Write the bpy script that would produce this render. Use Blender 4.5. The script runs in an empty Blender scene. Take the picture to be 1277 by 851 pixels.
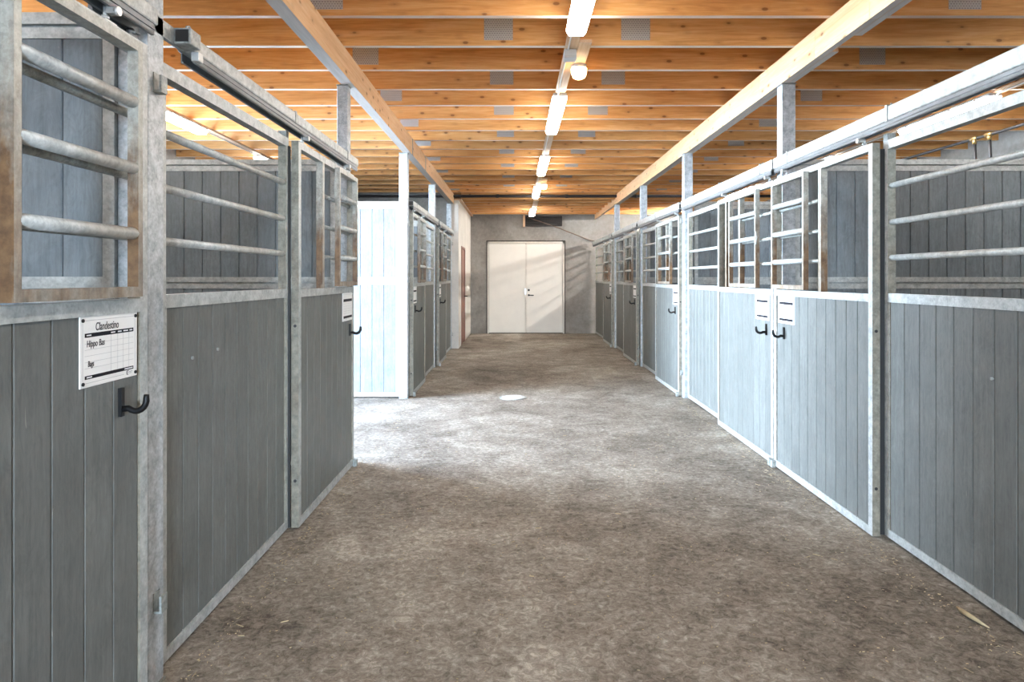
import bpy, bmesh, math, random
from mathutils import Vector, Matrix
random.seed(7)
sc = bpy.context.scene
C = sc.collection

# ------------------------------------------------------------------ camera
CAM_Z = 1.45
cam = bpy.data.cameras.new('camera')
cam.sensor_width = 36.0
cam.sensor_fit = 'HORIZONTAL'
cam.lens = 850.0 / 1277.0 * 36.0
cam.shift_x = (638.5 - 643.0) / 1277.0
cam.shift_y = -(425.5 - 346.0) / 1277.0
cam.clip_start = 0.05
camo = bpy.data.objects.new('camera', cam)
camo.location = (0, 0, CAM_Z)
camo.rotation_euler = (math.pi / 2, 0, 0)
C.objects.link(camo)
sc.camera = camo

# ------------------------------------------------------------------ world, sun, daylight, exposure
SKY_STRENGTH = 275.0
w = bpy.data.worlds.new('sky')
sc.world = w
w.use_nodes = True
nt = w.node_tree
nt.nodes.clear()
wo = nt.nodes.new('ShaderNodeOutputWorld')
bg = nt.nodes.new('ShaderNodeBackground')
tc = nt.nodes.new('ShaderNodeTexCoord')
sep = nt.nodes.new('ShaderNodeSeparateXYZ')
ramp = nt.nodes.new('ShaderNodeValToRGB')
ramp.color_ramp.elements[0].position = 0.0
ramp.color_ramp.elements[0].color = (0.68, 0.84, 1.0, 1)
ramp.color_ramp.elements[1].position = 0.7
ramp.color_ramp.elements[1].color = (0.07, 0.10, 0.16, 1)
mid = ramp.color_ramp.elements.new(0.25)
mid.color = (0.15, 0.19, 0.25, 1)
nt.links.new(tc.outputs['Generated'], sep.inputs[0])
nt.links.new(sep.outputs['Z'], ramp.inputs[0])
nt.links.new(ramp.outputs[0], bg.inputs['Color'])
bg.inputs['Strength'].default_value = SKY_STRENGTH
nt.links.new(bg.outputs[0], wo.inputs['Surface'])

LAMP_STRENGTH = 52.0
sc.view_settings.view_transform = 'Standard'
sc.view_settings.look = 'None'
sc.view_settings.gamma = 1.0
sc.view_settings.use_curve_mapping = False
sc.view_settings.exposure = 0.0
try:
    sc.cycles.use_denoising = True
    sc.cycles.max_bounces = 8
    sc.cycles.diffuse_bounces = 6
    sc.cycles.caustics_reflective = False
    sc.cycles.caustics_refractive = False
    sc.cycles.sample_clamp_indirect = 8.0
except Exception:
    pass


def portal(name, loc, direction, sx, sy):
    l = bpy.data.lights.new(name, 'AREA')
    l.shape = 'RECTANGLE'
    l.size = sx
    l.size_y = sy
    l.cycles.is_portal = True
    o = bpy.data.objects.new(name, l)
    o.location = loc
    o.rotation_euler = Vector(direction).to_track_quat('-Z', 'Z').to_euler()
    C.objects.link(o)


# ------------------------------------------------------------------ materials
def lin(r, g, b):
    f = lambda c: (c / 255 / 12.92) if c / 255 <= 0.04045 else ((c / 255 + 0.055) / 1.055) ** 2.4
    return (f(r), f(g), f(b), 1)


class NT:
    def __init__(s, name):
        s.m = bpy.data.materials.new(name)
        s.m.use_nodes = True
        s.t = s.m.node_tree
        s.t.nodes.clear()
        s.out = s.n('ShaderNodeOutputMaterial')
        s.b = s.n('ShaderNodeBsdfPrincipled')
        s.l(s.b.outputs[0], s.out.inputs['Surface'])

    def n(s, k, **kw):
        x = s.t.nodes.new(k)
        for a, v in kw.items():
            setattr(x, a, v)
        return x

    def l(s, a, b):
        s.t.links.new(a, b)

    def coords(s, scale=(1, 1, 1), offset=True, kind='Object'):
        tc = s.n('ShaderNodeTexCoord')
        mp = s.n('ShaderNodeMapping')
        mp.inputs['Scale'].default_value = scale
        s.l(tc.outputs[kind], mp.inputs['Vector'])
        if offset:
            oi = s.n('ShaderNodeObjectInfo')
            mu = s.n('ShaderNodeVectorMath', operation='SCALE')
            cb = s.n('ShaderNodeCombineXYZ')
            for i in range(3):
                s.l(oi.outputs['Random'], cb.inputs[i])
            s.l(cb.outputs[0], mu.inputs[0])
            mu.inputs['Scale'].default_value = 37.0
            s.l(mu.outputs[0], mp.inputs['Location'])
        return mp.outputs[0]

    def noise(s, vec, scale, detail=4, rough=0.55, dist=0.0):
        x = s.n('ShaderNodeTexNoise')
        x.inputs['Scale'].default_value = scale
        x.inputs['Detail'].default_value = detail
        x.inputs['Roughness'].default_value = rough
        x.inputs['Distortion'].default_value = dist
        s.l(vec, x.inputs['Vector'])
        return x.outputs['Fac']

    def ramp(s, fac, stops):
        r = s.n('ShaderNodeValToRGB')
        e = r.color_ramp.elements
        while len(e) < len(stops):
            e.new(0.5)
        for i, (p, c) in enumerate(stops):
            e[i].position = p
            e[i].color = c if len(c) == 4 else (*c, 1)
        s.l(fac, r.inputs[0])
        return r.outputs[0]

    def mix(s, fac, a, b, mode='MIX'):
        x = s.n('ShaderNodeMix', data_type='RGBA', blend_type=mode)
        if isinstance(fac, (int, float)):
            x.inputs[0].default_value = fac
        else:
            s.l(fac, x.inputs[0])
        for v, i in ((a, 6), (b, 7)):
            if isinstance(v, tuple):
                x.inputs[i].default_value = v if len(v) == 4 else (*v, 1)
            else:
                s.l(v, x.inputs[i])
        return x.outputs[2]

    def math(s, op, a, b=0.0):
        x = s.n('ShaderNodeMath', operation=op)
        for i, v in enumerate((a, b)):
            if isinstance(v, (int, float)):
                x.inputs[i].default_value = v
            else:
                s.l(v, x.inputs[i])
        return x.outputs[0]

    def bump(s, h, strength=0.3, dist=0.002):
        x = s.n('ShaderNodeBump')
        x.inputs['Strength'].default_value = strength
        x.inputs['Distance'].default_value = dist
        s.l(h, x.inputs['Height'])
        s.l(x.outputs[0], s.b.inputs['Normal'])

    def color(s, c):
        if isinstance(c, tuple):
            s.b.inputs['Base Color'].default_value = c
        else:
            s.l(c, s.b.inputs['Base Color'])

    def set(s, rough=0.5, metal=0.0, spec=0.5):
        s.b.inputs['Roughness'].default_value = rough
        s.b.inputs['Metallic'].default_value = metal
        s.b.inputs['Specular IOR Level'].default_value = spec


W3 = (1, 1, 1, 1)
K3 = (0, 0, 0, 1)


def galv(name, dark, light, rust=0.0):
    m = NT(name)
    v = m.coords()
    n1 = m.noise(v, 22, 5, 0.65)
    vo = m.n('ShaderNodeTexVoronoi')
    vo.inputs['Scale'].default_value = 120
    m.l(v, vo.inputs['Vector'])
    vs = m.n('ShaderNodeSeparateColor')
    m.l(vo.outputs['Color'], vs.inputs[0])
    f = m.math('ADD', m.math('MULTIPLY', n1, 0.88), m.math('MULTIPLY', vs.outputs[0], 0.12))
    col = m.ramp(f, [(0.32, dark), (0.68, light)])
    if rust:
        tcn = m.n('ShaderNodeTexCoord')
        sp = m.n('ShaderNodeSeparateXYZ')
        m.l(tcn.outputs['Object'], sp.inputs[0])
        mr = m.n('ShaderNodeMapRange')
        mr.inputs['From Min'].default_value = 2.15
        mr.inputs['From Max'].default_value = 1.55
        m.l(sp.outputs['Z'], mr.inputs['Value'])
        n2 = m.noise(m.coords((6, 6, 2)), 3, 5, 0.65)
        g = m.math('MULTIPLY', m.math('ADD', mr.outputs[0], m.math('MULTIPLY', m.math('SUBTRACT', n2, 0.5), 1.6)), rust)
        col = m.mix(m.ramp(g, [(0.1, K3), (0.85, W3)]), col,
                    m.ramp(n1, [(0.3, lin(78, 56, 38)), (0.7, lin(126, 98, 68))]))
    m.color(col)
    m.set(0.46, 0.25 if not rust else 0.1, 0.5)
    m.bump(n1, 0.12, 0.002)
    return m.m


M_GALV = galv('galvanized_steel', lin(148, 152, 151), lin(196, 200, 198))
M_GALVD = galv('galvanized_steel_dull', lin(112, 116, 113), lin(172, 176, 172))
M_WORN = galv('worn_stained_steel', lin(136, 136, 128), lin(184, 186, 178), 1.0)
M_SHADE_STAIN = galv('shaded_stained_steel_edge', lin(112, 112, 102), lin(156, 156, 144), 0.35)  # edge shade painted in as darker steel, plus some brown staining
M_HATCH = galv('lightly_stained_steel', lin(146, 146, 138), lin(190, 192, 184), 0.6)
M_POST = galv('galvanized_post_steel', lin(140, 148, 152), lin(200, 206, 210))


def plank_mat(name, a, b):
    m = NT(name)
    v1 = m.coords((14, 14, 1.2))
    v2 = m.coords((1, 1, 1))
    n1 = m.noise(v1, 4, 6, 0.65, 0.6)
    n2 = m.noise(v2, 5, 4, 0.6)
    n4 = m.noise(m.coords((5, 5, 2.2)), 3.5, 6, 0.7, 3.5)
    f = m.math('ADD', m.math('MULTIPLY', n1, 0.4), m.math('ADD', m.math('MULTIPLY', n2, 0.25), m.math('MULTIPLY', n4, 0.35)))
    col = m.ramp(f, [(0.36, a), (0.64, b)])
    oi = m.n('ShaderNodeObjectInfo')
    col = m.mix(m.math('MULTIPLY', oi.outputs['Random'], 0.35), col, a, 'MIX')
    # pale scratches and dried splashes
    sv = m.coords((26, 26, 3))
    sn = m.noise(sv, 3.2, 2, 0.5, 1.5)
    sc_ = m.ramp(sn, [(0.755, K3), (0.79, W3)])
    col = m.mix(m.math('MULTIPLY', sc_, 0.45), col, lin(168, 166, 156))
    m.color(col)
    m.set(0.5, 0.0, 0.4)
    fine = m.noise(m.coords((30, 30, 6)), 5, 4, 0.7, 2.0)
    m.bump(fine, 0.25, 0.002)
    return m.m


M_PLANK = plank_mat('recycled_plastic_plank', lin(82, 85, 83), lin(119, 122, 119))
M_PLANKB = plank_mat('recycled_plastic_divider_plank', lin(96, 104, 109), lin(138, 147, 152))


def wood(name, axis, a, b, c, knots=True, scale=1.0):
    m = NT(name)
    st = [9.0, 9.0, 9.0]
    st[axis] = 0.55
    v = m.coords(tuple(st))
    n1 = m.noise(v, 2.2 * scale, 6, 0.6, 0.9)
    n2 = m.noise(m.coords((1, 1, 1)), 1.3, 3, 0.5)
    wv = m.noise(v, 9 * scale, 3, 0.6, 0.4)
    f = m.math('ADD', m.math('MULTIPLY', n1, 0.62), m.math('MULTIPLY', wv, 0.38))
    col = m.ramp(f, [(0.30, a), (0.5, b), (0.72, c)])
    oi = m.n('ShaderNodeObjectInfo')
    var = m.mix(oi.outputs['Random'], (0.90, 0.87, 0.84, 1), (1.0, 1.0, 1.0, 1))
    col = m.mix(1.0, col, var, 'MULTIPLY')
    col = m.mix(m.math('MULTIPLY', m.ramp(n2, [(0.52, K3), (0.75, W3)]), 0.30), col, a)
    if knots:
        ks = [11.0, 11.0, 11.0]
        ks[axis] = 5.5
        vo = m.n('ShaderNodeTexVoronoi')
        vo.inputs['Scale'].default_value = 1.0
        vo.inputs['Randomness'].default_value = 1.0
        m.l(m.coords(tuple(ks)), vo.inputs['Vector'])
        kk = m.ramp(vo.outputs['Distance'], [(0.09, W3), (0.14, K3)])
        col = m.mix(m.math('MULTIPLY', kk, 0.72), col, lin(104, 58, 28))
        kh = m.ramp(vo.outputs['Distance'], [(0.10, W3), (0.30, K3)])
        col = m.mix(m.math('MULTIPLY', kh, 0.28), col, lin(158, 98, 48))
    m.color(col)
    m.set(0.6, 0.0, 0.3)
    m.bump(n1, 0.1, 0.002)
    return m.m


M_JOIST = wood('spruce_joist', 0, lin(200, 138, 76), lin(230, 172, 104), lin(246, 202, 144))
M_JOISTU = wood('pale_joist_underside', 0, lin(222, 198, 176), lin(236, 218, 200), lin(246, 234, 220), False)  # paler wood tone for the bottom faces only
M_BEAM = wood('pale_beam_timber', 1, lin(222, 176, 128), lin(238, 197, 152), lin(248, 218, 182))
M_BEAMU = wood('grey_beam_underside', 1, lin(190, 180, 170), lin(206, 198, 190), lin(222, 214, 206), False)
M_BOARD = wood('pale_cable_board', 1, lin(196, 158, 122), lin(216, 182, 148), lin(230, 204, 176), False)
M_DECK = wood('roof_deck_boards', 0, lin(150, 104, 60), lin(176, 128, 80), lin(200, 152, 100), False)


def simple(name, col, rough=0.5, metal=0.0, noise=0.06, scale=12, spec=0.5):
    m = NT(name)
    v = m.coords()
    n1 = m.noise(v, scale, 4, 0.6)
    d = tuple(max(0, c * (1 - noise * 2)) for c in col[:3]) + (1,)
    l_ = tuple(min(1, c * (1 + noise * 2)) for c in col[:3]) + (1,)
    m.color(m.ramp(n1, [(0.3, d), (0.7, l_)]))
    m.set(rough, metal, spec)
    return m.m


def concrete(name, a, b, c, sc_=1.0):
    m = NT(name)
    v = m.coords(offset=False)
    n1 = m.noise(v, 1.1 * sc_, 6, 0.6, 0.3)
    n2 = m.noise(v, 14 * sc_, 5, 0.7)
    f = m.math('ADD', m.math('MULTIPLY', n1, 0.65), m.math('MULTIPLY', n2, 0.35))
    m.color(m.ramp(f, [(0.33, a), (0.5, b), (0.68, c)]))
    m.set(0.85, 0, 0.25)
    m.bump(n2, 0.25, 0.004)
    return m.m


M_WALL = concrete('grey_concrete_wall', lin(112, 108, 102), lin(138, 134, 128), lin(160, 156, 150))
M_WALLP = concrete('pale_plaster_wall', lin(196, 192, 184), lin(212, 208, 200), lin(224, 220, 212))
M_OUT = concrete('yard_gravel', lin(186, 184, 180), lin(202, 200, 196), lin(214, 212, 208), 3)


def floor_mat():
    m = NT('stable_concrete_floor')
    v = m.coords(offset=False)
    n1 = m.noise(v, 0.55, 6, 0.62, 0.5)
    n2 = m.noise(v, 3.2, 7, 0.68, 0.7)
    n3 = m.noise(v, 30, 8, 0.78, 0.8)
    f = m.math('ADD', m.math('ADD', m.math('MULTIPLY', n1, 0.30), m.math('MULTIPLY', n2, 0.24)), m.math('MULTIPLY', n3, 0.46))
    col = m.ramp(f, [(0.40, lin(78, 71, 62)), (0.47, lin(122, 114, 103)), (0.53, lin(150, 143, 132)), (0.60, lin(196, 190, 178))])
    # scuffed pale streaks
    s1 = m.noise(m.coords((1.0, 3.0, 1), offset=False), 4.0, 6, 0.7, 1.2)
    col = m.mix(m.math('MULTIPLY', m.ramp(s1, [(0.58, K3), (0.74, W3)]), 0.42), col, lin(182, 173, 160))
    # trampled chaff specks
    sp = m.noise(v, 120, 2, 0.6)
    col = m.mix(m.math('MULTIPLY', m.ramp(sp, [(0.70, K3), (0.76, W3)]), 0.55), col, lin(196, 184, 164))
    dk = m.noise(v, 70, 2, 0.6)
    col = m.mix(m.math('MULTIPLY', m.ramp(dk, [(0.70, K3), (0.76, W3)]), 0.5), col, lin(56, 48, 42))
    m.color(col)
    m.set(0.8, 0, 0.3)
    hh = m.math('ADD', m.math('MULTIPLY', n2, 0.5), m.math('MULTIPLY', n3, 0.5))
    m.bump(hh, 0.8, 0.012)
    return m.m


M_FLOOR = floor_mat()
M_WHITE = simple('white_enamel_sign', lin(240, 240, 238), 0.35, 0, 0.01)
M_INK = simple('dark_navy_print', lin(16, 18, 26), 0.6, 0, 0.02, 12, 0.2)
M_PEN = simple('black_marker', lin(52, 54, 60), 0.6, 0, 0.02)
M_RULE = simple('grey_printed_rule', lin(178, 180, 182), 0.5, 0, 0.01)
M_BLACK = simple('black_steel', lin(14, 14, 15), 0.5, 0, 0.1, 12, 0.3)
M_RUBBER = simple('black_plastic', lin(24, 23, 23), 0.5, 0, 0.1)
M_TRACK = simple('dark_track_channel', lin(112, 117, 120), 0.42, 0.4, 0.08)
M_ZINC = simple('bright_zinc', lin(200, 203, 202), 0.35, 0.5, 0.08)
M_DOORW = simple('cream_painted_door', lin(222, 217, 206), 0.45, 0, 0.02, 3)
M_FRAMEW = simple('cream_door_frame', lin(206, 200, 188), 0.5, 0, 0.03)
M_DARKGAP = simple('dark_door_gap', lin(48, 42, 36), 0.8, 0, 0.2)
M_BROWN = simple('red_brown_door', lin(128, 84, 70), 0.5, 0, 0.05, 4)
M_HOUSING = simple('lamp_housing_grey', lin(196, 198, 198), 0.5, 0, 0.02)
M_CABLE = simple('white_cable', lin(226, 222, 216), 0.5, 0, 0.02)
M_PIPE = simple('black_water_pipe', lin(44, 42, 42), 0.5, 0, 0.08)
M_BRASS = simple('brass_fitting', lin(164, 134, 84), 0.35, 0.7, 0.08)
M_LID = simple('pale_cast_drain_lid', lin(196, 196, 192), 0.6, 0.2, 0.1, 30)
M_STRAW = simple('dry_straw', lin(176, 160, 126), 0.7, 0, 0.2)
M_DUCT = simple('dark_duct', lin(44, 38, 34), 0.7, 0, 0.1)
M_WIRE = simple('rusty_cable', lin(112, 92, 78), 0.6, 0, 0.1)


def plate_mat():
    m = NT('punched_nail_plate')
    v = m.coords(offset=False)
    ck = m.n('ShaderNodeTexBrick')
    ck.inputs['Scale'].default_value = 1.0
    ck.inputs['Brick Width'].default_value = 0.018
    ck.inputs['Row Height'].default_value = 0.014
    ck.inputs['Mortar Size'].default_value = 0.0032
    ck.inputs['Color1'].default_value = lin(146, 144, 140)
    ck.inputs['Color2'].default_value = lin(160, 158, 152)
    ck.inputs['Mortar'].default_value = lin(196, 194, 188)
    sw = m.n('ShaderNodeSeparateXYZ')
    cb = m.n('ShaderNodeCombineXYZ')
    m.l(v, sw.inputs[0])
    m.l(sw.outputs['X'], cb.inputs['X'])
    m.l(sw.outputs['Z'], cb.inputs['Y'])
    m.l(cb.outputs[0], ck.inputs['Vector'])
    m.color(ck.outputs['Color'])
    m.set(0.5, 0.1, 0.5)
    return m.m


M_PLATE = plate_mat()


def emit(name, col, s):
    m = NT(name)
    m.b.inputs['Base Color'].default_value = (0.9, 0.9, 0.9, 1)
    m.b.inputs['Emission Color'].default_value = (*col, 1)
    m.b.inputs['Emission Strength'].default_value = s
    return m.m


M_LAMP = emit('fluorescent_diffuser', (1.0, 0.945, 0.88), LAMP_STRENGTH)
M_LAMPS = emit('fluorescent_stall_diffuser', (0.96, 0.98, 1.0), LAMP_STRENGTH * 1.15)
M_LAMPE = emit('fluorescent_end_stall_diffuser', (1.0, 0.97, 0.93), LAMP_STRENGTH * 30.0)
M_WARM = emit('warm_bulkhead_glow', (1.0, 0.62, 0.28), 26.0)


# ------------------------------------------------------------------ mesh helpers
def quad_faces(bm, v, idx):
    for f in idx:
        bm.faces.new([v[i] for i in f])


def box(bm, x0, x1, y0, y1, z0, z1, mi=0):
    if x0 > x1: x0, x1 = x1, x0
    if y0 > y1: y0, y1 = y1, y0
    v = [bm.verts.new(p) for p in ((x0, y0, z0), (x1, y0, z0), (x1, y1, z0), (x0, y1, z0),
                                   (x0, y0, z1), (x1, y0, z1), (x1, y1, z1), (x0, y1, z1))]
    for f in ((0, 3, 2, 1), (4, 5, 6, 7), (0, 1, 5, 4), (1, 2, 6, 5), (2, 3, 7, 6), (3, 0, 4, 7)):
        bm.faces.new([v[i] for i in f]).material_index = mi


def tube(bm, pts, r, seg=10, caps=True):
    pts = [Vector(p) for p in pts]
    rings = []
    up = None
    for i, p in enumerate(pts):
        a = pts[max(0, i - 1)]
        b = pts[min(len(pts) - 1, i + 1)]
        t = (b - a).normalized()
        if up is None:
            up = Vector((0, 0, 1)) if abs(t.z) < 0.9 else Vector((1, 0, 0))
        u = (up - t * up.dot(t)).normalized()
        w_ = t.cross(u)
        up = u
        rr = r[i] if isinstance(r, (list, tuple)) else r
        rings.append([bm.verts.new(p + (u * math.cos(k * 2 * math.pi / seg) + w_ * math.sin(k * 2 * math.pi / seg)) * rr) for k in range(seg)])
    for a, b in zip(rings, rings[1:]):
        for k in range(seg):
            f = bm.faces.new((a[k], a[(k + 1) % seg], b[(k + 1) % seg], b[k]))
            f.smooth = True
    if caps:
        bm.faces.new(rings[0][::-1])
        bm.faces.new(rings[-1])


def finish(bm, name, mats, parent=None, loc=None, bevel=0.0):
    bmesh.ops.recalc_face_normals(bm, faces=bm.faces)
    me = bpy.data.meshes.new(name)
    bm.to_mesh(me)
    bm.free()
    for m in (mats if isinstance(mats, (list, tuple)) else [mats]):
        me.materials.append(m)
    return link(name, me, parent, loc, bevel)


def link(name, me, parent=None, loc=None, bevel=0.0):
    o = bpy.data.objects.new(name, me)
    C.objects.link(o)
    if parent is not None:
        o.parent = parent
    if loc is not None:
        o.location = loc
    if bevel:
        b = o.modifiers.new('bevel', 'BEVEL')
        b.width = bevel
        b.segments = 2
        b.limit_method = 'ANGLE'
    return o


def thing(name, label, cat, loc=(0, 0, 0), group=None):
    o = bpy.data.objects.new(name, None)
    o.empty_display_size = 0.1
    C.objects.link(o)
    o.location = loc
    o['label'] = label
    o['category'] = cat
    o['kind'] = 'thing'
    if group:
        o['group'] = group
    return o


def structure(o):
    o['kind'] = 'structure'
    return o


# ------------------------------------------------------------------ setting: floor, walls, ceiling
X_L, X_R = -4.75, 5.95
Y_B, Y_F = -5.0, 17.6
ZC = 3.14
ZC2 = 3.05

bm = bmesh.new(); box(bm, X_L - 0.1, X_R + 0.1, Y_B - 0.1, Y_F + 0.1, -0.1, 0.0)
structure(finish(bm, 'floor', M_FLOOR))
bm = bmesh.new(); box(bm, -30, 30, -30, 40, -0.3, -0.12)
structure(finish(bm, 'floor_yard', M_OUT))


def wall_with_holes(name, axis, pos, thick, a0, a1, z1, holes, mat):
    """vertical wall; axis 'x' = plane at x=pos running along y; 'y' = plane at y=pos running along x"""
    bm = bmesh.new()
    cuts = sorted(set([a0, a1] + [h[0] for h in holes] + [h[1] for h in holes]))
    for c0, c1 in zip(cuts, cuts[1:]):
        mid = (c0 + c1) / 2
        hs = sorted([(h[2], h[3]) for h in holes if h[0] <= mid <= h[1]])
        z = 0.0
        spans = []
        for h0, h1 in hs:
            if h0 > z: spans.append((z, h0))
            z = h1
        if z < z1: spans.append((z, z1))
        for s0, s1 in spans:
            if axis == 'x': box(bm, pos, pos + thick, c0, c1, s0, s1)
            else: box(bm, c0, c1, pos, pos + thick, s0, s1)
    return structure(finish(bm, name, mat))


LEFT_HOLES = [(5.34, 7.92, 0.0, 2.98)]
RIGHT_HOLES = []
wall_with_holes('wall_left', 'x', X_L, -0.18, Y_B, Y_F + 0.2, 3.7, LEFT_HOLES, M_WALL)
wall_with_holes('wall_right', 'x', X_R, 0.18, Y_B, Y_F + 0.2, 3.7, RIGHT_HOLES, M_WALL)
wall_with_holes('wall_back', 'y', Y_B, -0.18, X_L - 0.2, X_R + 0.2, 3.7, [(-0.2, 0.8, 0.0, 2.1)], M_WALL)  # unseen doorway added behind the camera for fill daylight
wall_with_holes('wall_far', 'y', Y_F, 0.2, X_L - 0.2, X_R + 0.2, 3.7, [(-0.73, 1.26, 0.0, 2.37)], M_WALL)
wall_with_holes('wall_middle', 'y', 13.85, 0.2, X_L, -1.36, 3.7, [], M_WALL)
wall_with_holes('wall_inner', 'x', -1.16, -0.2, 13.85, Y_F, 3.02, [(14.55, 15.6, 0.0, 2.12)], M_WALLP)
portal('portal_side_door', (X_L - 0.1, 6.63, 1.49), (1, 0, 0), 2.58, 2.98)
portal('portal_added_gable_opening', (0.3, Y_B - 0.1, 1.05), (0, 1, 0), 1.0, 2.1)
for (h, x, dx) in [(h, X_L - 0.1, 1) for h in LEFT_HOLES[1:]] + [(h, X_R + 0.1, -1) for h in RIGHT_HOLES]:
    portal('portal_window', (x, (h[0] + h[1]) / 2, (h[2] + h[3]) / 2), (dx, 0, 0), h[1] - h[0], h[3] - h[2])
for i, (h, x) in enumerate([(h, X_L - 0.09) for h in LEFT_HOLES[1:]] + [(h, X_R + 0.09) for h in RIGHT_HOLES]):
    bm = bmesh.new()
    y0, y1, z0, z1 = h
    for a in ((y0, y0 + .05, z0, z1), (y1 - .05, y1, z0, z1), (y0, y1, z0, z0 + .05), (y0, y1, z1 - .05, z1)):
        box(bm, x - .04, x + .04, *a)
    structure(finish(bm, 'window_%d' % (i + 1), M_FRAMEW))

bm = bmesh.new(); box(bm, X_L, -1.16, 13.98, Y_F, 3.02, 3.05); box(bm, -1.38, -1.10, 13.85, Y_F, 3.02, 3.05)
structure(finish(bm, 'trim_wall_plate', M_BOARD))

bm = bmesh.new()
box(bm, X_L - .2, X_R + .2, Y_B - .2, Y_F + .2, 3.46, 3.6)
ceiling = structure(finish(bm, 'ceiling', M_DECK))


def joist_mesh(x0, x1, h, t=0.045):
    bm = bmesh.new()
    n = 1
    v = [bm.verts.new(p) for p in ((x0, 0, 0), (x1, 0, 0), (x1, t, 0), (x0, t, 0), (x0, 0, h), (x1, 0, h), (x1, t, h), (x0, t, h))]
    for f in ((0, 3, 2, 1), (4, 5, 6, 7), (0, 1, 5, 4), (1, 2, 6, 5), (2, 3, 7, 6), (3, 0, 4, 7)):
        bm.faces.new([v[i] for i in f])
    bmesh.ops.recalc_face_normals(bm, faces=bm.faces)
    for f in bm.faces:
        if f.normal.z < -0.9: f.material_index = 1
    me = bpy.data.meshes.new('joist')
    bm.to_mesh(me); bm.free()
    me.materials.append(M_JOIST); me.materials.append(M_JOISTU)
    return me


jm = joist_mesh(X_L, X_R, 0.30)
jm2 = joist_mesh(-1.12, 2.036, 0.30)
jm3 = joist_mesh(2.138, X_R, 0.30)
bm = bmesh.new(); box(bm, -0.105, 0.105, -0.003, 0.0, 0.0, 0.165)
pm = bpy.data.meshes.new('nail_plate'); bm.to_mesh(pm); bm.free(); pm.materials.append(M_PLATE)
SP = 0.571
k = -16
while True:
    y = 4.40 + SP * k
    if y > 13.7: break
    if y > Y_B + 0.1:
        j = link('joist', jm, ceiling, (0, y, ZC))
        if y > 3.0:
            for px in ([-0.125, 0.875] if k % 2 else [-1.22, 2.9]):
                p = link('nail_plate', pm, j, (px, 0, 0.04))
    k += 1
for i in range(7):
    link('joist', jm2, ceiling, (0, 13.98 + 0.55 * i, ZC2))
    link('joist', jm3, ceiling, (0, 13.98 + 0.55 * i, ZC2))

# ---- far double door and the side door
d1 = structure(bpy.data.objects.new('door_1', None)); C.objects.link(d1); d1.location = (0.265, Y_F, 0)
bm = bmesh.new()
for a in ((-.995, -.955, 0, 2.37), (.955, .995, 0, 2.37), (-.995, .995, 2.325, 2.37)):
    box(bm, a[0], a[1], -0.02, 0.14, a[2], a[3])
finish(bm, 'door_frame', M_FRAMEW, d1)
bm = bmesh.new()
for a in ((-1.02, -.997, 0, 2.395), (.997, 1.02, 0, 2.395), (-1.02, 1.02, 2.372, 2.4), (-1.0, 1.0, 0.0, 0.012)):
    box(bm, a[0], a[1], -0.012, 0.10, a[2], a[3])
box(bm, -.99, .99, .15, .19, 0, 2.37)  # added dark backing, blocks sky showing through the door gaps
finish(bm, 'dark_gap', M_DARKGAP, d1)
for s in (-1, 1):
    bm = bmesh.new()
    box(bm, min(s * .012, s * .948), max(s * .012, s * .948), 0.0, 0.045, 0.018, 2.318)
    leaf = finish(bm, 'door_leaf', M_DOORW, d1, bevel=0.004)
    if s == 1:
        bm = bmesh.new(); box(bm, -.012 + .0, .03, -0.012, 0.0, 0.02, 2.31)
        finish(bm, 'cover_strip', M_FRAMEW, leaf)
        bm = bmesh.new()
        tube(bm, [(.075, 0, 1.12), (.075, -.008, 1.12)], .028, 14)
        finish(bm, 'lock_plate', M_BLACK, leaf)
        bm = bmesh.new()
        tube(bm, [(.075, 0, .99), (.075, -.01, .99)], .026, 14)
        tube(bm, [(.075, -.01, .99), (.075, -.055, .99), (.10, -.06, .99), (.20, -.06, .985)], .011, 8)
        finish(bm, 'handle', M_BLACK, leaf)
    else:
        bm = bmesh.new(); box(bm, -.03, .006, -.02, 0.0, 1.0, 1.16)
        finish(bm, 'latch', M_ZINC, leaf)
d2 = structure(bpy.data.objects.new('door_2', None)); C.objects.link(d2); d2.location = (-1.16, 15.075, 0)
bm = bmesh.new()
for a in ((-.525, -.48, 0, 2.12), (.48, .525, 0, 2.12), (-.525, .525, 2.075, 2.12)):
    box(bm, -0.16, 0.008, a[0], a[1], a[2], a[3])
finish(bm, 'door_frame', M_BROWN, d2)
bm = bmesh.new(); box(bm, -.05, -.005, -.478, .478, .012, 2.072)
leaf = finish(bm, 'door_leaf', M_BROWN, d2)
bm = bmesh.new(); tube(bm, [(-.005, .41, 1.02), (.055, .41, 1.02), (.06, .39, 1.02), (.06, .29, 1.02)], .011, 8)
finish(bm, 'handle', M_BLACK, leaf)

# ------------------------------------------------------------------ planks
_pm = {}


def plank_mesh(w_, h, t, axis, mat):
    key = (round(w_, 4), round(h, 3), round(t, 3), axis, mat.name)
    if key in _pm: return _pm[key]
    bm = bmesh.new()
    c = 0.004
    a, b = w_ / 2 - 0.0012, t / 2
    prof = [(-a, -b + c), (-a + c, -b), (a - c, -b), (a, -b + c), (a, b - c), (a - c, b), (-a + c, b), (-a, b - c)]
    lo, hi = [], []
    for u, n in prof:
        x, y = (n, u) if axis == 'y' else (u, n)
        lo.append(bm.verts.new((x, y, 0))); hi.append(bm.verts.new((x, y, h)))
    for i in range(8):
        j = (i + 1) % 8
        bm.faces.new((lo[i], lo[j], hi[j], hi[i]))
    bm.faces.new(lo[::-1]); bm.faces.new(hi)
    bmesh.ops.recalc_face_normals(bm, faces=bm.faces)
    me = bpy.data.meshes.new('plank')
    bm.to_mesh(me); bm.free()
    me.materials.append(mat)
    _pm[key] = me
    return me


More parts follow.
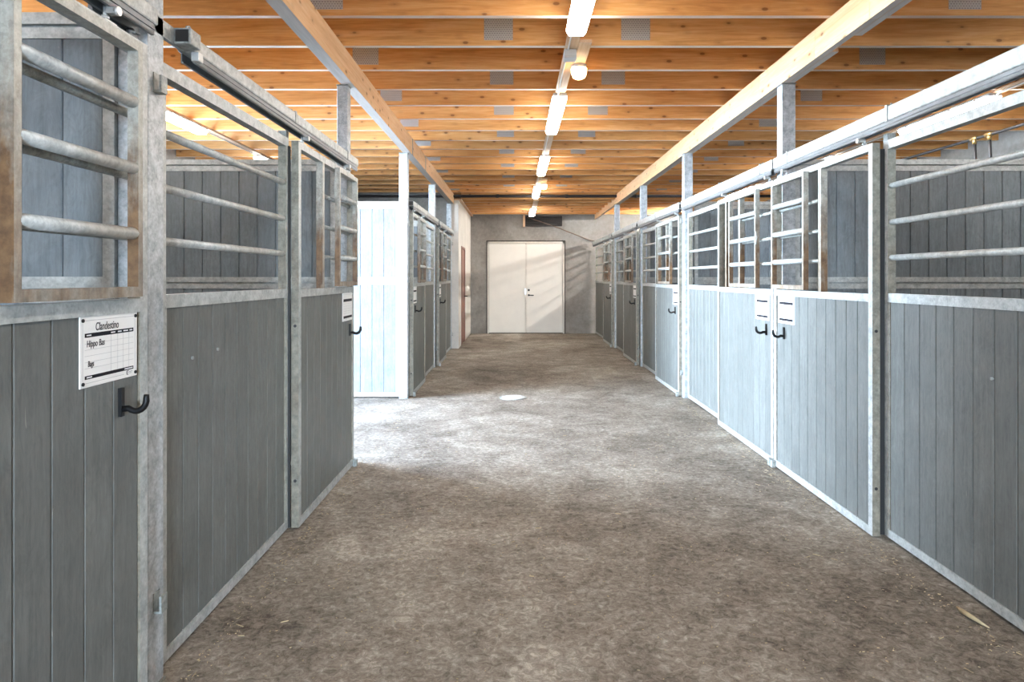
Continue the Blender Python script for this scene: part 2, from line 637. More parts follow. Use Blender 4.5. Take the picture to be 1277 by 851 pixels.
def planks(parent, axis, a0, a1, z0, z1, off, t=0.03, w_=0.136, mat=None):
    """a row of upright planks between a0 and a1 along the axis (root-local)"""
    n = max(1, round((a1 - a0) / w_))
    pw = (a1 - a0) / n
    me = plank_mesh(pw, z1 - z0, t, axis, mat or M_PLANK)
    for i in range(n):
        c = a0 + pw * (i + .5)
        link('plank', me, parent, (off, c, z0) if axis == 'y' else (c, off, z0))


# ------------------------------------------------------------------ stall fronts
# side = -1: left row, aisle towards +X;  side = +1: right row, aisle towards -X.
# n counts from the front plane towards the aisle (negative = into the stall)
XD = {-1: -1.245, 1: 1.98}
XP = {-1: -1.30, 1: 2.05}
ZS = {-1: 1.0, 1: 0.983}
BAR_Z = (1.585, 1.785, 1.99)


def stain_shade_edges(o, mat):
    """the narrow faces along the uprights (facing along the row) carry rust stains, and on the frames painted-in shade too"""
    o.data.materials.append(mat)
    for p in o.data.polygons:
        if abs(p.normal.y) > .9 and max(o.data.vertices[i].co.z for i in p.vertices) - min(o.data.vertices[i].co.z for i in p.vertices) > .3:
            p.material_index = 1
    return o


def nb(bm, side, n0, n1, y0, y1, z0, z1, mi=0):
    box(bm, -side * n0, -side * n1, y0, y1, z0, z1, mi)


def bars(parent, side, n, y0, y1, mat, r=0.0165, zs=BAR_Z):
    for z in zs:
        bm = bmesh.new()
        tube(bm, [(-side * n, y0, z), (-side * n, y1, z)], r, 12)
        finish(bm, 'bar', mat, parent)


def bolt(parent, side, n, y, z, r=0.008, name='bolt', mat=None):
    bm = bmesh.new()
    tube(bm, [(-side * n, y, z), (-side * (n + 0.008), y, z)], r, 8)
    finish(bm, name, mat or M_ZINC, parent)


def fixed_panel(side, y0, y1, label, bolts=(), stub=None, dark_gap=0):
    L = y1 - y0
    r = thing('fixed_stall_panel', label, 'stall panel', (XP[side], y0, 0), 'fixed stall front panels')
    r.scale.z = ZS[side]
    bm = bmesh.new()
    nb(bm, side, -.045, 0, 0, .045, .02, 2.245)
    nb(bm, side, -.045, 0, L - .045, L, .02, 2.245)
    nb(bm, side, -.045, 0, .045, L - .045, .02, .065)
    nb(bm, side, -.045, 0, .045, L - .045, 1.335, 1.385)
    nb(bm, side, -.045, 0, .045, L - .045, 2.195, 2.245)
    for a, b in ((.045, .058), (L - .058, L - .045)):
        nb(bm, side, -.04, -.004, a, b, .065, 1.335)
    stain_shade_edges(finish(bm, 'frame', M_GALV, r), M_SHADE_STAIN)
    if stub is not None:
        bm = bmesh.new()
        a = L - .045 if stub else 0
        nb(bm, side, -.045, 0, a, a + .045, 2.245, 2.283)
        finish(bm, 'track_support', M_GALVD, r)
    if dark_gap:  # black strip standing in for the shade in the open door gap
        bm = bmesh.new(); nb(bm, side, .0005, dark_gap, L - .016, L, .02, 2.2)
        finish(bm, 'gap_shade_strip', M_RUBBER, r)
    bars(r, side, -.022, .0, L, M_GALV)
    planks(r, 'y', .058, L - .058, .065, 1.335, side * .022)
    for (y, z) in bolts:
        bolt(r, side, -.008, y - y0, z, .007, 'bolt', M_GALVD)
    return r


def door(side, y0, y1, end, label, hatch, sign_label=None, letters=False, guide=None, mull=None, hook_y=.115, sign_in=.03):
    """end=+1: sign and barred half at the far end; -1: at the near end. hatch=(a,b) world Y range."""
    L = y1 - y0
    r = thing('sliding_stall_door', label, 'stall door', (XD[side], y0, 0), 'sliding stall doors')
    r.scale.z = ZS[side]
    bm = bmesh.new()
    nb(bm, side, -.042, 0, 0, .045, .012, 2.235)
    nb(bm, side, -.042, 0, L - .045, L, .012, 2.235)
    nb(bm, side, -.042, 0, .045, L - .045, .012, .06)
    nb(bm, side, -.042, 0, .045, L - .045, 1.335, 1.38)
    nb(bm, side, -.042, 0, .045, L - .045, 2.194, 2.235)
    stain_shade_edges(finish(bm, 'frame', M_GALV, r), M_SHADE_STAIN)
    planks(r, 'y', .045, L - .045, .06, 1.335, side * .022)
    # fixed bars and their upright
    my = (mull - y0) if mull else (L - .71 if end > 0 else .71)
    bm = bmesh.new(); nb(bm, side, -.042, 0, my - .02, my + .02, 1.38, 2.194)
    stain_shade_edges(finish(bm, 'mullion', M_HATCH, r), M_WORN)
    fb = (my, L - .02) if end > 0 else (.02, my)
    bars(r, side, -.03, fb[0], fb[1], M_GALVD, .0145)
    if guide:
        bm = bmesh.new(); nb(bm, side, -.042, 0, guide - y0 - .02, guide - y0 + .02, 1.38, 2.194)
        stain_shade_edges(finish(bm, 'mullion', M_HATCH, r), M_WORN)
    # sliding hatch, proud of the door
    h0, h1 = hatch[0] - y0, hatch[1] - y0
    bm = bmesh.new()
    nb(bm, side, .003, .038, h0, h0 + .026, 1.388, 2.205)
    nb(bm, side, .003, .038, h1 - .026, h1, 1.388, 2.205)
    nb(bm, side, .003, .038, h0 + .026, h1 - .026, 1.388, 1.42)
    nb(bm, side, .003, .038, h0 + .026, h1 - .026, 2.175, 2.205)
    h = stain_shade_edges(finish(bm, 'hatch', M_HATCH, r), M_WORN)
    bars(h, side, .02, h0 + .024, h1 - .024, M_GALV, .0195, (1.59, 1.80, 2.012))
    # latch bracket between hatch and door
    if end < 0:
        bm = bmesh.new()
        tube(bm, [(-side * .034, h0 + .012, 1.86), (-side * .045, h0 - .05, 1.80), (-side * .034, h0 + .012, 1.74)], .005, 6)
        finish(bm, 'latch', M_ZINC, h)
    # hangers
    for hy in (.13, L - .2):
        bm = bmesh.new()
        nb(bm, side, -.04, -.004, hy - .03, hy + .03, 2.235, 2.241)
        tube(bm, [(side * .022, hy, 2.24), (side * .022, hy, 2.29)], .007, 8)
        tube(bm, [(side * .022, hy, 2.248), (side * .022, hy, 2.258)], .013, 6)
        nb(bm, side, -.012, .012, hy - .014, hy + .014, 2.262, 2.281)
        tube(bm, [(-side * .010, hy, 2.272), (-side * .022, hy, 2.272)], .015, 10)
        finish(bm, 'hanger', M_ZINC, r)
    # foot guide at the free end
    fy = L - .02 if end > 0 else .02
    bm = bmesh.new(); nb(bm, side, .002, .03, fy - .02, fy + .02, .002, .055)
    finish(bm, 'floor_guide', M_GALVD, r)
    # sign
    sw, sh = .295, .208
    sc_y = (L - sign_in - sw / 2) if end > 0 else (sign_in + sw / 2)
    zt = 1.336
    sx = -side * .001
    if sign_label:
        bm = bmesh.new()
        nb(bm, side, -.0068, -.003, sc_y - sw / 2, sc_y + sw / 2, zt - sh, zt)
        s = finish(bm, 'name_sign', M_WHITE, r, bevel=0.0015)
        s['label'] = sign_label
        # reading direction
        rd = -side
        def U(u): return sc_y + rd * (u - sw / 2)     # u from the reader's left
        def stripe(bm, u0, u1, v0, v1, n=-.0026):
            nb(bm, side, -.0032, n, min(U(u0), U(u1)), max(U(u0), U(u1)), zt - v1, zt - v0)
        bm = bmesh.new()
        ex = 0 if letters else .004
        stripe(bm, .022, sw - .022, .050 - ex, .062 + ex); stripe(bm, .022, sw - .022, sh - .034 - ex, sh - .024 + ex)
        finish(bm, 'printed_band', M_INK, s)
        bm = bmesh.new()
        for v in (.080, .098, .116, .134, .152):
            stripe(bm, .022, sw - .022, v, v + .0008)
        for u in (.150, .185, .215, .247):
            stripe(bm, u, u + .0008, .062, sh - .034)
        for a in ((.02, sw - .02, .012, .0132), (.02, sw - .075, sh - .0132, sh - .012), (.012, .0132, .02, sh - .02), (sw - .0132, sw - .012, .02, sh - .02)):
            stripe(bm, *a)
        finish(bm, 'printed_rules', M_RULE, s)
        for u, v in ((.012, .012), (sw - .012, .012), (.012, sh - .012), (sw - .012, sh - .012)):
            bolt(s, side, -.0075, U(u), zt - v, .0055, 'screw', M_BLACK if letters else M_ZINC)
        if letters:
            bm = bmesh.new()
            for u0, u1, v in ((.030, .052, .056), (.150, .172, .056), (.186, .206, .056), (.216, .242, .056), (.250, .266, .056), (.030, .055, sh - .029), (.222, .268, sh - .029)):
                stripe(bm, u0, u1, v - .0018, v + .0018, -.0022)
            finish(bm, 'band_print', M_WHITE, s)
            bm = bmesh.new()
            stripe(bm, .236, .246, sh - .022, sh - .020); stripe(bm, .234, .2375, sh - .021, sh - .010); stripe(bm, .2355, .245, sh - .011, sh - .009)
            stripe(bm, .241, .246, sh - .017, sh - .0155)
            finish(bm, 'logo', M_PEN, s)
            bm = bmesh.new()
            stripe(bm, .249, .267, sh - .019, sh - .0165); stripe(bm, .249, .262, sh - .014, sh - .012)
            finish(bm, 'logo_print', M_RULE, s)
            ax = Vector((0, rd, 0)); ay = Vector((0, 0, 1)); az = Vector((-side, 0, 0))
            R = Matrix((ax, ay, az)).transposed().to_4x4()
            for txt, u, v, size, xs in (('Clandestino', .072, .044, .034, .72), ('Hippo Bas', .030, .090, .027, .78), ('Bags', .036, .148, .024, .66)):
                cu = bpy.data.curves.new('lettering', 'FONT')
                cu.body = txt; cu.size = size; cu.shear = 0.12; cu.offset = 0.0003
                cu.extrude = 0.0003
                to = bpy.data.objects.new('lettering', cu)
                C.objects.link(to)
                dg = bpy.context.evaluated_depsgraph_get()
                me = bpy.data.meshes.new_from_object(to.evaluated_get(dg))
                bpy.data.objects.remove(to)
                for k_, vv in enumerate(me.vertices):
                    vv.co.x *= xs
                me.transform(Matrix.Translation((side * .0027, U(u), zt - v)) @ R)
                me.materials.clear(); me.materials.append(M_PEN)
                link('lettering', me, s)
    # hook
    hy = (L - hook_y) if end > 0 else hook_y
    hz = 1.055
    bm = bmesh.new()
    nb(bm, side, -.008, .004, hy - .009, hy + .009, hz - .045, hz + .045)
    pts = [(-side * .004, hy, hz - .022)]
    for i in range(9):
        a = math.pi * (1.28 + .78 * i / 8)
        pts.append((-side * (.044 + .034 * math.cos(a)), hy, hz + .008 + .036 * math.sin(a)))
    pts.append((-side * .0785, hy, hz + .024))
    tube(bm, pts, [.010] * (len(pts) - 2) + [.009, .008], 8)
    finish(bm, 'hook', M_BLACK, r)
    # edge holes / bolts on the side facing the camera
    for z in (.28, 1.17):
        bm = bmesh.new()
        tube(bm, [(side * .021, -.001, z), (side * .021, .002, z)], .009, 10)
        finish(bm, 'edge_hole', M_RUBBER, r)
    return r


def rail(side, y0, y1, label, cap_near=False, cap_far=False, clips=()):
    L = y1 - y0
    r = thing('door_rail', label, 'rail', (XD[side], y0, 0), 'overhead sliding door rails')
    r.scale.z = ZS[side]
    hb = -.058 if side < 0 else -.036
    bm = bmesh.new(); nb(bm, side, hb, .010, 0, L, 2.318, 2.378 if side < 0 else 2.40)
    finish(bm, 'header_tube', M_GALV, r, bevel=.008)
    bm = bmesh.new()
    nb(bm, side, hb + .006, hb + .011, .02, L - .02, 2.283, 2.3178)
    nb(bm, side, .000, .005, .02, L - .02, 2.283, 2.3178)
    nb(bm, side, hb + .006, hb + .016, .02, L - .02, 2.281, 2.286)
    nb(bm, side, -.006, .005, .02, L - .02, 2.281, 2.286)
    nb(bm, side, .005, .009, .02, L - .02, 2.298, 2.306)
    finish(bm, 'track', M_TRACK, r)
    if cap_far is None:
        bm = bmesh.new()
        nb(bm, side, -.075, -.058, L - .26, L - .05, 2.262, 2.34)
        nb(bm, side, -.075, -.035, L - .10, L - .05, 2.255, 2.268)
        finish(bm, 'stop_bracket', M_TRACK, r, bevel=.004)
        bm = bmesh.new()
        tube(bm, [(side * .045, L - .075, 2.22), (side * .045, L - .075, 2.285)], .009, 8)
        tube(bm, [(side * .045, L - .075, 2.268), (side * .045, L - .075, 2.278)], .016, 6)
        finish(bm, 'bolt', M_ZINC, r)
    for cy in clips:
        bm = bmesh.new(); c = cy - y0
        zt = 2.378 if side < 0 else 2.40
        nb(bm, side, hb - .004, .014, c - .012, c + .012, zt, zt + .005)
        nb(bm, side, .0102, .014, c - .012, c + .012, 2.316, zt)
        tube(bm, [(side * .015, c, zt + .005), (side * .015, c, zt + .017)], .006, 6)
        finish(bm, 'clip', M_GALVD, r)
    for f, c in ((cap_near, -.001), (cap_far, L + .001)):
        if f:
            bm = bmesh.new()
            nb(bm, side, hb + .006, .004, c - .012, c + .012, 2.324, 2.372)
            finish(bm, 'end_cap', M_RUBBER, r)
    return r


# ---- right row: five stalls
DIV = [2.34, 5.24, 8.16, 11.06, 13.96]
fixed_panel(1, 2.33, 3.80, 'grey planked stall panel with three bars at the near right edge', bolts=((2.94, 1.03),), stub=True, dark_gap=.026)
door(1, 0.86, 2.18, -1, 'sliding stall door on the right just outside the frame edge', (1.2, 1.9), 'white printed stall card, blank')
door(1, 3.782, 5.222, 1, 'pale sliding stall door nearest on the right, its hatch pushed open beside a rusty upright', (4.60, 5.185),
     'white printed stall card, blank', mull=4.44, sign_in=.076, hook_y=.185)
door(1, 5.238, 6.68, -1, 'second sliding stall door on the right, beyond the back to back pair of cards', (5.52, 6.22),
     'white printed stall card, blank', guide=6.42, hook_y=.155, sign_in=.10, mull=6.04)
fixed_panel(1, 6.76, 8.12, 'bluish lit stall panel with bars between second and third right doors')
door(1, 8.27, 9.66, -1, 'third sliding stall door from the front on the right', (8.60, 9.32), 'white printed stall card, blank', guide=9.5, hook_y=.2)
fixed_panel(1, 9.74, 11.02, 'narrow looking stall panel just beyond the third right door')
door(1, 11.17, 12.55, -1, 'fourth sliding stall door on the right, one before the farthest', (11.45, 12.15), 'white printed stall card, blank', guide=12.4, hook_y=.2)
fixed_panel(1, 12.63, 13.92, 'stall panel just beyond the fourth right door')
door(1, 14.07, 15.45, -1, 'farthest sliding stall door on the right, near the end wall', (14.3, 15.0), 'white printed stall card, blank', guide=15.3, hook_y=.2)
fixed_panel(1, 15.53, 17.5, 'farthest stall panel on the right, against the end wall')
rail(1, 0.6, 5.22, 'galvanized sliding rail over the nearest right door and panel', clips=(3.62, 4.95), cap_far=True)
rail(1, 5.25, 8.13, 'galvanized sliding rail over the second right door', cap_near=True, clips=(5.5, 6.6))
rail(1, 8.24, 11.03, 'galvanized sliding rail over the third right door', cap_near=True, clips=(8.6, 9.6))
rail(1, 11.16, 13.93, 'galvanized sliding rail over the fourth right door', cap_near=True, clips=(11.5, 12.5))
rail(1, 14.06, 17.5, 'galvanized sliding rail over the farthest right door', cap_near=True, clips=(14.4, 15.4))
# ---- left row, near the camera
door(-1, 0.95, 2.305, 1, 'grey sliding stall door at the left edge with a filled in name card', (1.64, 2.207),
     'white name card with handwriting and black bands', letters=True, mull=1.62, hook_y=.15, sign_in=.058)
fixed_panel(-1, 2.49, 3.905, 'dark grey planked stall panel with three bars between the two near left doors', bolts=((2.75, 1.125), (2.985, 1.135)), stub=True, dark_gap=.012)
door(-1, 3.912, 5.245, 1, 'grey sliding stall door on the left at the corner of the side passage', (4.68, 5.215), 'white printed stall card, blank', mull=4.42)
rail(-1, 0.4, 2.36, 'short galvanized sliding rail over the door at the left edge', clips=(1.2,), cap_far=None)
rail(-1, 2.62, 5.36, 'long galvanized sliding rail over the left panel and corner door', cap_near=True, clips=(3.83, 5.02))
# ---- left row, far
door(-1, 8.27, 9.40, -1, 'far left sliding stall door just past the pale partition', (8.62, 9.2), 'white printed stall card, blank', hook_y=.2)
fixed_panel(-1, 9.46, 10.86, 'stall panel on the far left between the two far sliding doors')
door(-1, 11.08, 12.24, -1, 'farthest left sliding stall door, second past the pale partition', (11.4, 12.0), 'white printed stall card, blank', hook_y=.2)
fixed_panel(-1, 12.30, 13.68, 'farthest left stall panel next to the concrete wall')
rail(-1, 8.26, 10.99, 'galvanized sliding rail over the first door past the pale partition', cap_near=True, clips=(8.55, 9.6))
rail(-1, 11.13, 13.72, 'galvanized sliding rail over the farthest left door', cap_near=True, clips=(11.5, 12.5))


# ---- dividers between the stalls
def partition(y, x0, x1, label, low=True):
    L = x1 - x0
    r = thing('stall_partition', label, 'partition', (x0, y, 0), 'planked partitions between stalls')
    bm = bmesh.new()
    for z0, z1 in ((.02, .07), (1.362, 1.400), (1.412, 1.452), (2.27, 2.308), (2.320, 2.36)):
        box(bm, 0, L, -.022, .022, z0, z1)
    for a in (0, L - .04):
        box(bm, a, a + .04, -.022, .022, .07, 1.362)
        box(bm, a, a + .04, -.022, .022, 1.452, 2.27)
        box(bm, a, a + .04, -.021, .021, 1.400, 1.412)
        box(bm, a, a + .04, -.021, .021, 2.308, 2.320)
    box(bm, .04, L - .04, -.004, .004, 1.400, 1.412)
    box(bm, .04, L - .04, -.004, .004, 2.308, 2.320)
    finish(bm, 'frame', M_GALV, r)
    planks(r, 'x', .04, L - .04, 1.452, 2.27, 0, .034, .141, M_PLANKB)
    planks(r, 'x', .04, L - .04, .07, 1.362, 0, .034, .141, M_PLANKB)
    return r


LX = X_L + .03
RX = X_R - .03
partition(2.36, LX, -1.377, 'grey planked partition seen through the bars of the left edge door')
partition(5.28, LX, -1.39, 'grey planked partition behind the near left panel, beside the side passage')
partition(8.18, LX, -1.395, 'bright daylit planked partition facing the camera across the side passage')
partition(10.99, LX, -1.40, 'partition hidden behind the far left doors, between the two far stalls')
partition(2.27, 2.15, RX, 'planked partition on the right just outside the frame edge')
partition(5.27, 2.15, RX, 'grey planked partition seen behind the nearest right bars')
partition(8.20, 2.15, RX, 'planked partition seen through bars of the second right door')
partition(11.10, 2.15, RX, 'planked partition seen through bars of the third right door')
partition(14.0, 2.15, RX, 'planked partition seen through bars of the fourth right door')


# ---- posts
def post(x0, x1, y0, y1, z1, label, bracket=True):
    cx, cy = (x0 + x1) / 2, (y0 + y1) / 2
    r = thing('steel_post', label, 'post', (cx, cy, 0), 'galvanized posts carrying the long beams')
    hx, hy = (x1 - x0) / 2, (y1 - y0) / 2
    bm = bmesh.new(); box(bm, -hx, hx, -hy, hy, 0.008, z1 - .008)
    finish(bm, 'shaft', M_POST, r, bevel=.006)
    bm = bmesh.new(); box(bm, -hx - .004, hx + .004, -hy - .004, hy + .004, z1 - .008, z1)
    finish(bm, 'top_plate', M_GALVD, r)
    bm = bmesh.new(); box(bm, -hx - .004, hx + .004, -hy - .004, hy + .004, 0, .008)
    finish(bm, 'base_plate', M_GALVD, r)
    if bracket:
        s = 1 if cx < 0 else -1
        for z in (.30, 2.13):
            bm = bmesh.new()
            box(bm, s * hx, s * (hx + .03), -.02, .02, z - .03, z - .022)
            box(bm, s * (hx + .022), s * (hx + .03), -.02, .02, z - .022, z + .03)
            box(bm, s * hx, s * (hx + .004), -.02, .02, z - .022, z + .04)
            finish(bm, 'door_catch', M_GALVD, r)
    return r


ZB = 2.94
post(-1.375, -1.27, 2.352, 2.462, ZB, 'nearest left galvanized post, next to the name card door')
post(-1.38, -1.297, 5.26, 5.36, ZB, 'galvanized post at the near left corner of the side passage', False)
post(-1.39, -1.288, 8.13, 8.235, ZB, 'bright daylit post at the far corner of the side passage', False)
post(-1.395, -1.295, 10.93, 11.03, ZB, 'galvanized post between the two far left stalls')
post(-1.395, -1.295, 13.73, 13.83, ZB, 'last galvanized post on the left, before the concrete wall')
post(2.04, 2.145, 2.215, 2.32, ZB, 'galvanized post on the right just outside the frame edge', False)
post(2.04, 2.145, 5.22, 5.325, ZB, 'tall galvanized post nearest on the right, behind the paired cards', False)
post(2.015, 2.12, 8.15, 8.255, ZB, 'second tall galvanized post on the right')
post(2.03, 2.135, 11.05, 11.155, ZB, 'third tall galvanized post on the right')
post(2.03, 2.135, 13.95, 14.055, ZB, 'fourth and farthest tall galvanized post on the right')


# ---- beams
def beam_piece(parent, x0, x1, y0, y1, z0, z1):
    bm = bmesh.new(); box(bm, x0, x1, y0, y1, z0, z1)
    bmesh.ops.recalc_face_normals(bm, faces=bm.faces)
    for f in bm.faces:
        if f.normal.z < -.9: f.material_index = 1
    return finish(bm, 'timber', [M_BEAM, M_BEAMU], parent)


b = thing('long_beam', 'long pale timber beam carried on posts over the left stalls', 'beam', (-1.30, 0, ZB))
for y0, y1 in ((-4.9, 2.4), (2.403, 8.9), (8.903, 13.84)):
    beam_piece(b, -.045, .045, y0, y1, 0, ZC - ZB)
bm = bmesh.new()
for y in (8.3, 9.5):
    box(bm, .045, .048, y - .02, y + .02, .0, ZC - ZB)
finish(bm, 'steel_strap', M_GALVD, b)
b = thing('long_beam', 'long pale timber beam carried on posts over the right stalls', 'beam', (2.06, 0, ZB))
for y0, y1 in ((-4.9, 1.9), (1.903, 3.93), (3.933, 4.65), (4.653, 5.70), (5.703, 10.3), (10.303, 13.9), (13.903, 17.59)):
    beam_piece(b, -.02, .025, y0, y1, 0, ZC - ZB)
for y0, y1 in ((-4.9, 3.62), (3.66, 4.2), (4.5, 8.35), (8.45, 14.2)):
    beam_piece(b, .028, .073, y0, y1, .0, .19 if y1 < 13.9 else .10)

# ------------------------------------------------------------------ lamps
def lamp(x, y, label, bare=False):
    L = 1.47
    r = thing('fluorescent_lamp', label, 'lamp', (x, y, 3.115), 'fluorescent ceiling lamps')
    bm = bmesh.new(); box(bm, -.062, .062, 0, L, -.032, 0)
    finish(bm, 'housing', M_HOUSING, r, bevel=.008)
    if bare:
        bm = bmesh.new(); tube(bm, [(0, .04, -.052), (0, L - .04, -.052)], .013, 12)
        finish(bm, 'tube', M_LAMPE, r)
        for yy in (.03, L - .03):
            bm = bmesh.new(); box(bm, -.018, .018, yy - .012, yy + .012, -.075, -.032)
            finish(bm, 'tube_holder', M_HOUSING, r)
    else:
        bm = bmesh.new()
        prof = [(-.066, -.028), (-.064, -.05), (-.046, -.074), (.046, -.074), (.064, -.05), (.066, -.028)]
        rings = []
        for yy, s, dz in ((.0, .86, .012), (.02, 1, 0), (L - .02, 1, 0), (L, .86, .012)):
            rings.append([bm.verts.new((px * s, yy, min(-.028, pz + dz))) for px, pz in prof])
        for a, c in zip(rings, rings[1:]):
            for i in range(5):
                bm.faces.new((a[i], a[i + 1], c[i + 1], c[i]))
            bm.faces.new((a[5], a[0], c[0], c[5]))
        bm.faces.new(rings[0]); bm.faces.new(rings[-1][::-1])
        finish(bm, 'diffuser', M_LAMP if abs(x) < 1 else M_LAMPS, r)
    for yy in (() if bare else (.18, .55, .92, 1.29)):
        for s in (-1, 1):
            bm = bmesh.new()
            box(bm, s * .064, s * .071, yy - .012, yy + .012, -.04, -.016)
            finish(bm, 'clip', M_ZINC, r)
    return r


ROWS = {.40: 'over the middle of the aisle', -3.5: 'over the left stalls', 4.33: 'over the right stalls'}
ORD = ['nearest', 'second nearest', 'third', 'fourth', 'farthest']
for x, nm in ROWS.items():
    for i, y in enumerate((3.04, 6.15, 9.25, 12.3, 15.4)):
        if x < -1 and y > 12: continue
        lamp(x, y, '%s lit fluorescent tube lamp %s' % (ORD[i] if not (x < -1 and i == 2) else 'third and last', nm), x > 2 and y > 15)
    for i, y in enumerate((-0.06, -3.16)):  # unseen lamps added behind the camera to brighten the near joists
        lamp(x, y, 'unseen added fluorescent tube lamp %s, %s the frame edge' % (nm, ('just past', 'well past')[i]))
for x, y1 in ((.405, 17.0), (-3.5, 13.7), (4.36, 17.0)):
    t = thing('cable_board', 'pale wooden board carrying lamps and white cable ' + {.405: 'along the aisle ceiling', -3.5: 'above the left stalls', 4.36: 'above the right stalls'}[x], 'board', (x, 0, 3.118), 'boards under the joists')
    for y0, ye in ((-3.4, 4.6), (4.604, 9.1), (9.104, y1 if y1 < 13.8 else 13.75)):
        bm = bmesh.new(); box(bm, -.045, .045, y0, ye, 0, .0215)
        finish(bm, 'board', M_BOARD, t)
    for kk, (a, c) in enumerate(((4.512, 6.148), (7.622, 9.248), (10.722, 12.298))):
        if x < -1 and a > 10: continue
        bm = bmesh.new()
        cx = -.022
        tube(bm, [(cx, a, -.018), (cx, a + .06, -.0075), (cx, (a + c) / 2, -.007), (cx, c - .05, -.0075), (cx, c, -.018)], .006, 6)
        o = finish(bm, 'lamp_cable', M_CABLE, None, (x, 0, 3.118))
        o['label'] = 'white cable between the %s lamps %s' % (('first and second', 'second and third', 'third and fourth')[kk], {.405: 'over the aisle', -3.5: 'over the left stalls', 4.36: 'over the right stalls'}[x])
        o['category'] = 'cable'; o['group'] = 'white lamp cables'
t = thing('cable_board', 'last length of cable board at the far end of the aisle ceiling', 'board', (.425, 0, 3.118 - .09))
bm = bmesh.new(); box(bm, -.055, .055, 13.98, 17.4, 0.0, .022); finish(bm, 'board', M_BOARD, t)
# drop the last lamps of the lower far ceiling
for o in list(C.objects):
    if o.name.startswith('fluorescent_lamp') and o.location.y > 15:
        o.location.z = 3.025
    if o.name.startswith('fluorescent_lamp') and 12 < o.location.y < 13:
        o.location.z = 3.115

t = thing('junction_box', 'small grey junction box on the board between the two nearest aisle lamps', 'junction box', (.40, 5.02, 3.118))
bm = bmesh.new(); box(bm, -.045, .045, -.05, .05, -.055, 0); finish(bm, 'box', M_HOUSING, t, bevel=.006)
bm = bmesh.new(); box(bm, -.047, .047, -.052, .052, -.066, -.055); finish(bm, 'lid', M_HOUSING, t, bevel=.004)


def bulkhead(x, y, label):
    t = thing('bulkhead_lamp', label, 'lamp', (x, y, 3.14), 'warm bulkhead lamps')
    bm = bmesh.new(); box(bm, -.045, .045, -.52, .14, -.022, 0); finish(bm, 'board', M_BOARD, t)
    bm = bmesh.new(); tube(bm, [(0, 0, -.022), (0, 0, -.05)], .06, 20); finish(bm, 'base', M_HOUSING, t)
    bm = bmesh.new()
    tube(bm, [(0, 0, -.05), (0, 0, -.085), (0, 0, -.118), (0, 0, -.13)], [.062, .06, .048, .026], 20)
    finish(bm, 'glass', M_WARM, t)


bulkhead(.498, 5.36, 'small glowing orange bulkhead lamp beside the second nearest aisle lamp')
bulkhead(.498, 12.1, 'small glowing bulkhead lamp far down the aisle ceiling')

# ------------------------------------------------------------------ pipes, duct, drain
o = None
bm = bmesh.new(); tube(bm, [(X_L + .02, 13.76, 3.09), (X_R - .02, 13.76, 3.09)], .028, 10)
for k in range(8):
    xx = -4.6 + 1.4 * k
    tube(bm, [(xx, 13.76, 3.09), (xx + .06, 13.76, 3.09)], .036, 10)
o = finish(bm, 'ceiling_pipe', M_PIPE)
o['label'] = 'thin black pipe running across under the ceiling where the far part begins'; o['category'] = 'pipe'

t = thing('water_pipe', 'black water pipe with brass tees above the right stall', 'pipe', (4.9, 0, 2.93))
bm = bmesh.new()
tube(bm, [(0, 2.0, .01), (0, 5.0, .0), (0, 7.0, -.004), (0, 8.7, .01), (0, 13.7, 0)], .016, 8)
finish(bm, 'pipe', M_PIPE, t)
for yy in (7.05, 7.28):
    bm = bmesh.new()
    tube(bm, [(0, yy - .05, 0), (0, yy + .05, 0)], .024, 8); tube(bm, [(0, yy, 0), (0, yy, -.06)], .022, 8)
    finish(bm, 'tee_fitting', M_BRASS, t)
    bm = bmesh.new()
    tube(bm, [(0, yy, -.05), (0, yy - .01, -.2), (0, yy - .02, -.5), (0, yy - .02, -1.6)], .017, 8)
    finish(bm, 'drop_pipe', M_PIPE, t)

t = thing('dark_duct', 'dark boxed duct at the top of the end wall above the double door', 'duct', (.72, 17.5, 2.77))
bm = bmesh.new()
box(bm, -.47, .47, -.02, .098, 0, .03); box(bm, -.47, .47, -.02, .098, .22, .25); box(bm, -.47, -.44, -.02, .098, .03, .22); box(bm, .44, .47, -.02, .098, .03, .22)
box(bm, -.44, .44, .06, .098, .03, .22)
finish(bm, 'casing', M_DUCT, t)
for i in range(4):
    bm = bmesh.new(); box(bm, -.44, .44, .0, .05, .05 + i * .045, .062 + i * .045); finish(bm, 'slat', M_DUCT, t)
bm = bmesh.new(); box(bm, -.53, -.475, -.02, .03, -.02, .28); finish(bm, 'hanger', M_BOARD, t)
bm = bmesh.new(); tube(bm, [(.3, 17.45, 2.99), (1.1, 17.5, 2.72), (1.87, 17.56, 2.42), (2.3, 17.57, 2.33)], .012, 6)
o = finish(bm, 'wall_cable', M_WIRE)
o['label'] = 'thin brown cable slanting across the end wall above the double door'; o['category'] = 'cable'

t = thing('drain_cover', 'round pale drain cover in the aisle floor at the side passage', 'drain cover', (-.03, 8.2, 0))
bm = bmesh.new(); tube(bm, [(0, 0, -.005), (0, 0, .006)], .165, 32)
finish(bm, 'rim', M_GALVD, t)
bm = bmesh.new(); tube(bm, [(0, 0, .004), (0, 0, .010)], .14, 32)
for k in range(-2, 3):
    box(bm, -.09, .09, k * .04 - .006, k * .04 + .006, .010, .013)
finish(bm, 'lid', M_LID, t)

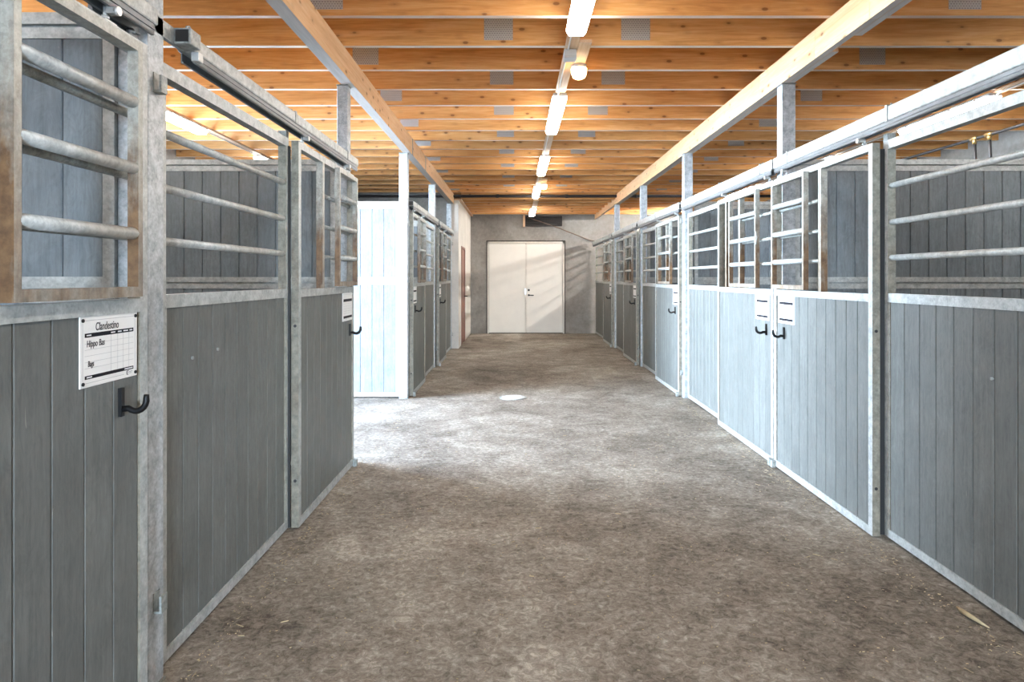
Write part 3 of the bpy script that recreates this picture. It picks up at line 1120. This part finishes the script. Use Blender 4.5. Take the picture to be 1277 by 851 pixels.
# bottom latch on the near post, black stop on the near left rail
t = thing('rail_stop', 'black capped rail end stop on the left header rail near the top left', 'rail stop', (-1.236, 2.56, 2.30), None)
bm = bmesh.new(); box(bm, -.034, .03, -.03, .055, .018, .078)
finish(bm, 'stop_tube', M_GALVD, t, bevel=.005)
bm = bmesh.new(); box(bm, -.026, .022, -.034, -.029, .026, .070); finish(bm, 'cap', M_RUBBER, t)
bm = bmesh.new(); tube(bm, [(.0, 0, .078), (.0, 0, .092), (.0, .02, .10), (0, .04, .092), (0, .04, .078)], .004, 6); finish(bm, 'strap', M_GALVD, t)
bm = bmesh.new(); box(bm, -.012, .018, .06, .10, -.018, .018); finish(bm, 'block', M_ZINC, t, bevel=.003)
bm = bmesh.new(); box(bm, -.05, -.034, -.2, .075, .018, .078); finish(bm, 'header_end', M_GALV, t)

# ------------------------------------------------------------------ straw and chaff
def straw_bits(name, n, place, label):
    bm = bmesh.new()
    for i in range(n):
        x, y = place()
        a = random.uniform(0, math.pi)
        l_ = random.uniform(.003, .010) if random.random() < .93 else random.uniform(.012, .035)
        wd = random.uniform(.0010, .0022)
        c, s = math.cos(a), math.sin(a)
        z = random.uniform(.0015, .004)
        p = [(-l_ / 2, -wd / 2), (l_ / 2, -wd / 2), (l_ / 2, wd / 2), (-l_ / 2, wd / 2)]
        lo = [bm.verts.new((x + u * c - v * s, y + u * s + v * c, 0.0003)) for u, v in p]
        hi = [bm.verts.new((x + u * c - v * s, y + u * s + v * c, z)) for u, v in p]
        bm.faces.new(hi)
        for k in range(4):
            bm.faces.new((lo[k], lo[(k + 1) % 4], hi[(k + 1) % 4], hi[k]))
    o = finish(bm, name, M_STRAW)
    o['kind'] = 'stuff'; o['label'] = label; o['category'] = 'straw'
    return o


def place():
    if random.random() < .35:
        return random.choice((-1.22 + abs(random.gauss(0, .05)), 1.95 - abs(random.gauss(0, .05)))), random.uniform(1.6, 8.0)
    return random.uniform(-1.2, 1.9), random.uniform(1.6, 6.5)


straw_bits('loose_straw', 2200, place, 'fine straw and chaff scattered over the aisle floor')
bm = bmesh.new()
pts = [(1.93, 2.98, .008), (1.915, 2.92, .018), (1.92, 2.86, .02), (1.945, 2.80, .010)]
tube(bm, pts, [.004, .011, .010, .003], 6)
o = finish(bm, 'dry_husk', M_STRAW)
o['label'] = 'curled dry husk lying at the foot of the near right panel'; o['category'] = 'husk'
